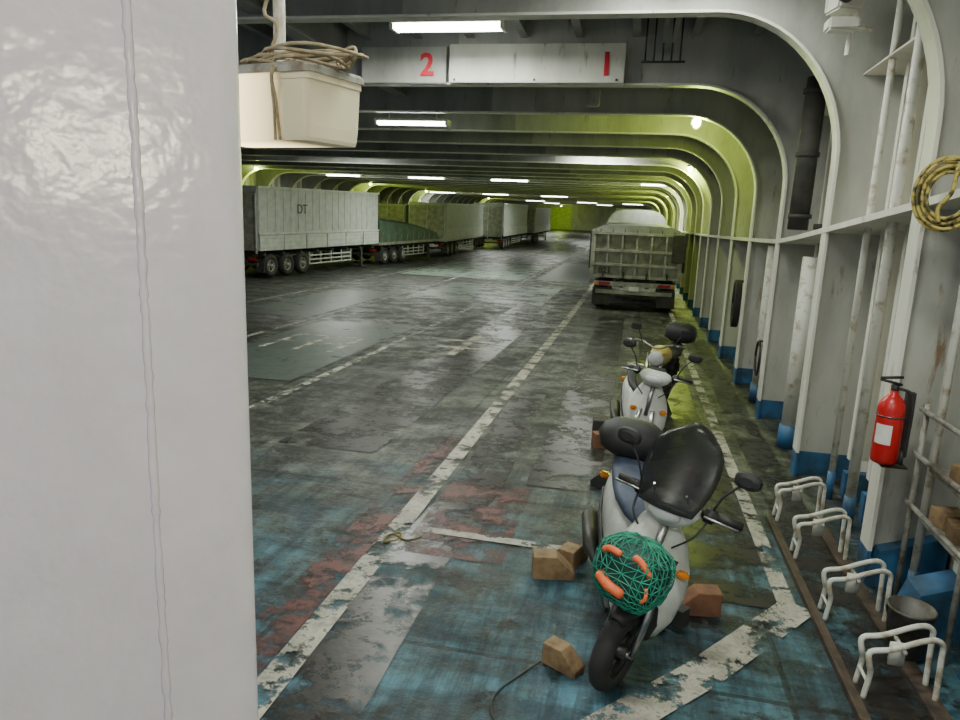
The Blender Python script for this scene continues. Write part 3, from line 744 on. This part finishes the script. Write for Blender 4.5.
# bucket
e=empty('metal_bucket',(2.03,5.0,S(5.0)+.032))
bm=bmesh.new(); n=22
rs=[[(r*math.cos(2*math.pi*k/n),r*math.sin(2*math.pi*k/n),z) for k in range(n)] for r,z in ((.01,.0),(.12,0),(.145,.32),(.152,.325),(.152,.34),(.14,.34),(.115,.02),(.01,.02))]
rings(bm,rs,True,False); mk('pail',bm,M_bucket,e,True)
bm=bmesh.new(); T(bm,[(.148*math.cos(a),.03,.32-.16*math.sin(a)) for a in [math.pi*j/12 for j in range(13)]],.006,6); mk('handle',bm,M_dkmetal,e)
# side ladder rack with rails
e=empty('wall_ladder_rack',(0,0,0))
bm=bmesh.new()
for z in (.75,1.15,1.5): T(bm,[(2.24,3.4,z+.05),(2.24,5.95,z)],.02,8)
for y in (5.9,4.95,4.0): T(bm,[(2.26,y,S(y)),(2.26,y,1.55)],.022,8)
for z in (.75,1.15,): B(bm,(2.44,4.7,z-.03),(.4,1.9,.02))
mk('rails',bm,M_greyp,e,True)
bm=bmesh.new(); 
for y,z in ((5.3,.79),(4.9,1.19),(5.35,1.19),(5.55,.79)): B(bm,(2.40,y,z),(.2,.2,.12),(0,0,random.uniform(-.3,.3)),0,.005)
mk('timber_blocks',bm,M_wood,e)
bm=bmesh.new()
for y,x0 in ((6.2,2.05),(5.45,2.1),(4.7,2.3)): 
    s=S(y); rings(bm,[[(x0,yy,s),(2.65,yy,s),(2.65,yy,s+.5),(x0+.1,yy,s+.32)] for yy in (y-.14,y+.14)])
mk('trim_blue_gussets',bm,M_blue)
# yellow rope coil facing into the deck
bm=bmesh.new()
for i in range(8):
    r=.13+.011*i; ox=random.uniform(-.015,.015); cz=3.08+random.uniform(-.015,.015)
    pts=[(1.98+ox+r*.85*math.cos(t),5.42-.35*r*math.cos(t)+.03*(i%3),cz+r*1.15*math.sin(t)) for t in [2*math.pi*j/28 for j in range(29)]]
    T(bm,pts,.012,7)
T(bm,sm([(1.95,5.42,2.9),(1.93,5.42,3.0),(1.98,5.38,3.1),(2.0,5.4,3.26)]),.014,7)
T(bm,[(2.0,5.42,3.25),(2.05,5.45,3.31)],.02,8)
mk('rope_coil',bm,M_yel,None,True)
for y in (15.2,):
    bm=bmesh.new()
    for i in range(5):
        pts=[(2.0+.02*i,y+.18*math.cos(t),1.5+S(y)+.45*math.sin(t)) for t in [2*math.pi*j/24 for j in range(25)]]; T(bm,pts,.03,7)
    T(bm,[(2.0,y,1.95+S(y)),(2.5,y,1.95+S(y))],.03,6)
    mk('fire_hose',bm,M_black,None,True)
bm=bmesh.new()
T(bm,[(2.06+.0*t,12.2+.2*math.cos(t),.9+S(12.2)+.28*math.sin(t)) for t in [2*math.pi*j/24 for j in range(25)]],.02,7)
T(bm,[(2.06,12.2,1.18+S(12.2)),(2.45,12.2,1.18+S(12.2))],.02,7)
mk('hose_ring',bm,M_dkmetal,None,True)
e=empty('security_camera',(1.86,8.5,4.96))
bm=bmesh.new(); B(bm,(0,0,.12),(.26,.34,.24),(0,0,.2),0,.02); B(bm,(0,0,-.12),(.3,.24,.12),None,0,.02); B(bm,(.12,.1,-.02),(.04,.2,.3)); T(bm,[(.0,.05,-.1),(.35,.3,-.1)],.03,8)
T(bm,[(.1,.05,-.18),(.1,.05,-.4)],.03,8)
mk('housing',bm,M_flange,e); bm=bmesh.new(); T(bm,[(-.03,-.17,.12),(-.035,-.20,.12)],.075,16); mk('lens',bm,M_black,e)
bm=bmesh.new(); B(bm,(-1.0,13.9,5.2+S(14.4)),(.25,.2,.3),None,0,.02); T(bm,[(-1,13.9,5.3+S(14.4)),(-1,13.9,5.98+S(14.4))],.02,6); mk('junction_box',bm,M_web)
bm=bmesh.new(); y=11.1
for k in range(5): T(bm,[(-.1+.12*k,y,5.98+S(y)),(-.1+.12*k,y,5.2+S(y))],.014,6)
T(bm,[(-.15,y,5.2+S(y)),(.45,y,5.2+S(y))],.018,6)
mk('ceiling_conduit_bundle',bm,M_dkmetal,None,True)
# ------------------------------------------------------------ camera
cam=bpy.data.cameras.new('camera'); cam.sensor_width=36; cam.lens=721/960*36; cam.clip_end=400; cam.clip_start=.05
co=bpy.data.objects.new('camera',cam); COL.objects.link(co); sc.camera=co
th,p,r=math.radians(11.8),math.radians(12.06),math.radians(2.2)
co.matrix_world=Matrix.Translation((0,0,2.9))@Matrix.Rotation(th,4,'Z')@Matrix.Rotation(math.pi/2-p,4,'X')@Matrix.Rotation(r,4,'Z')
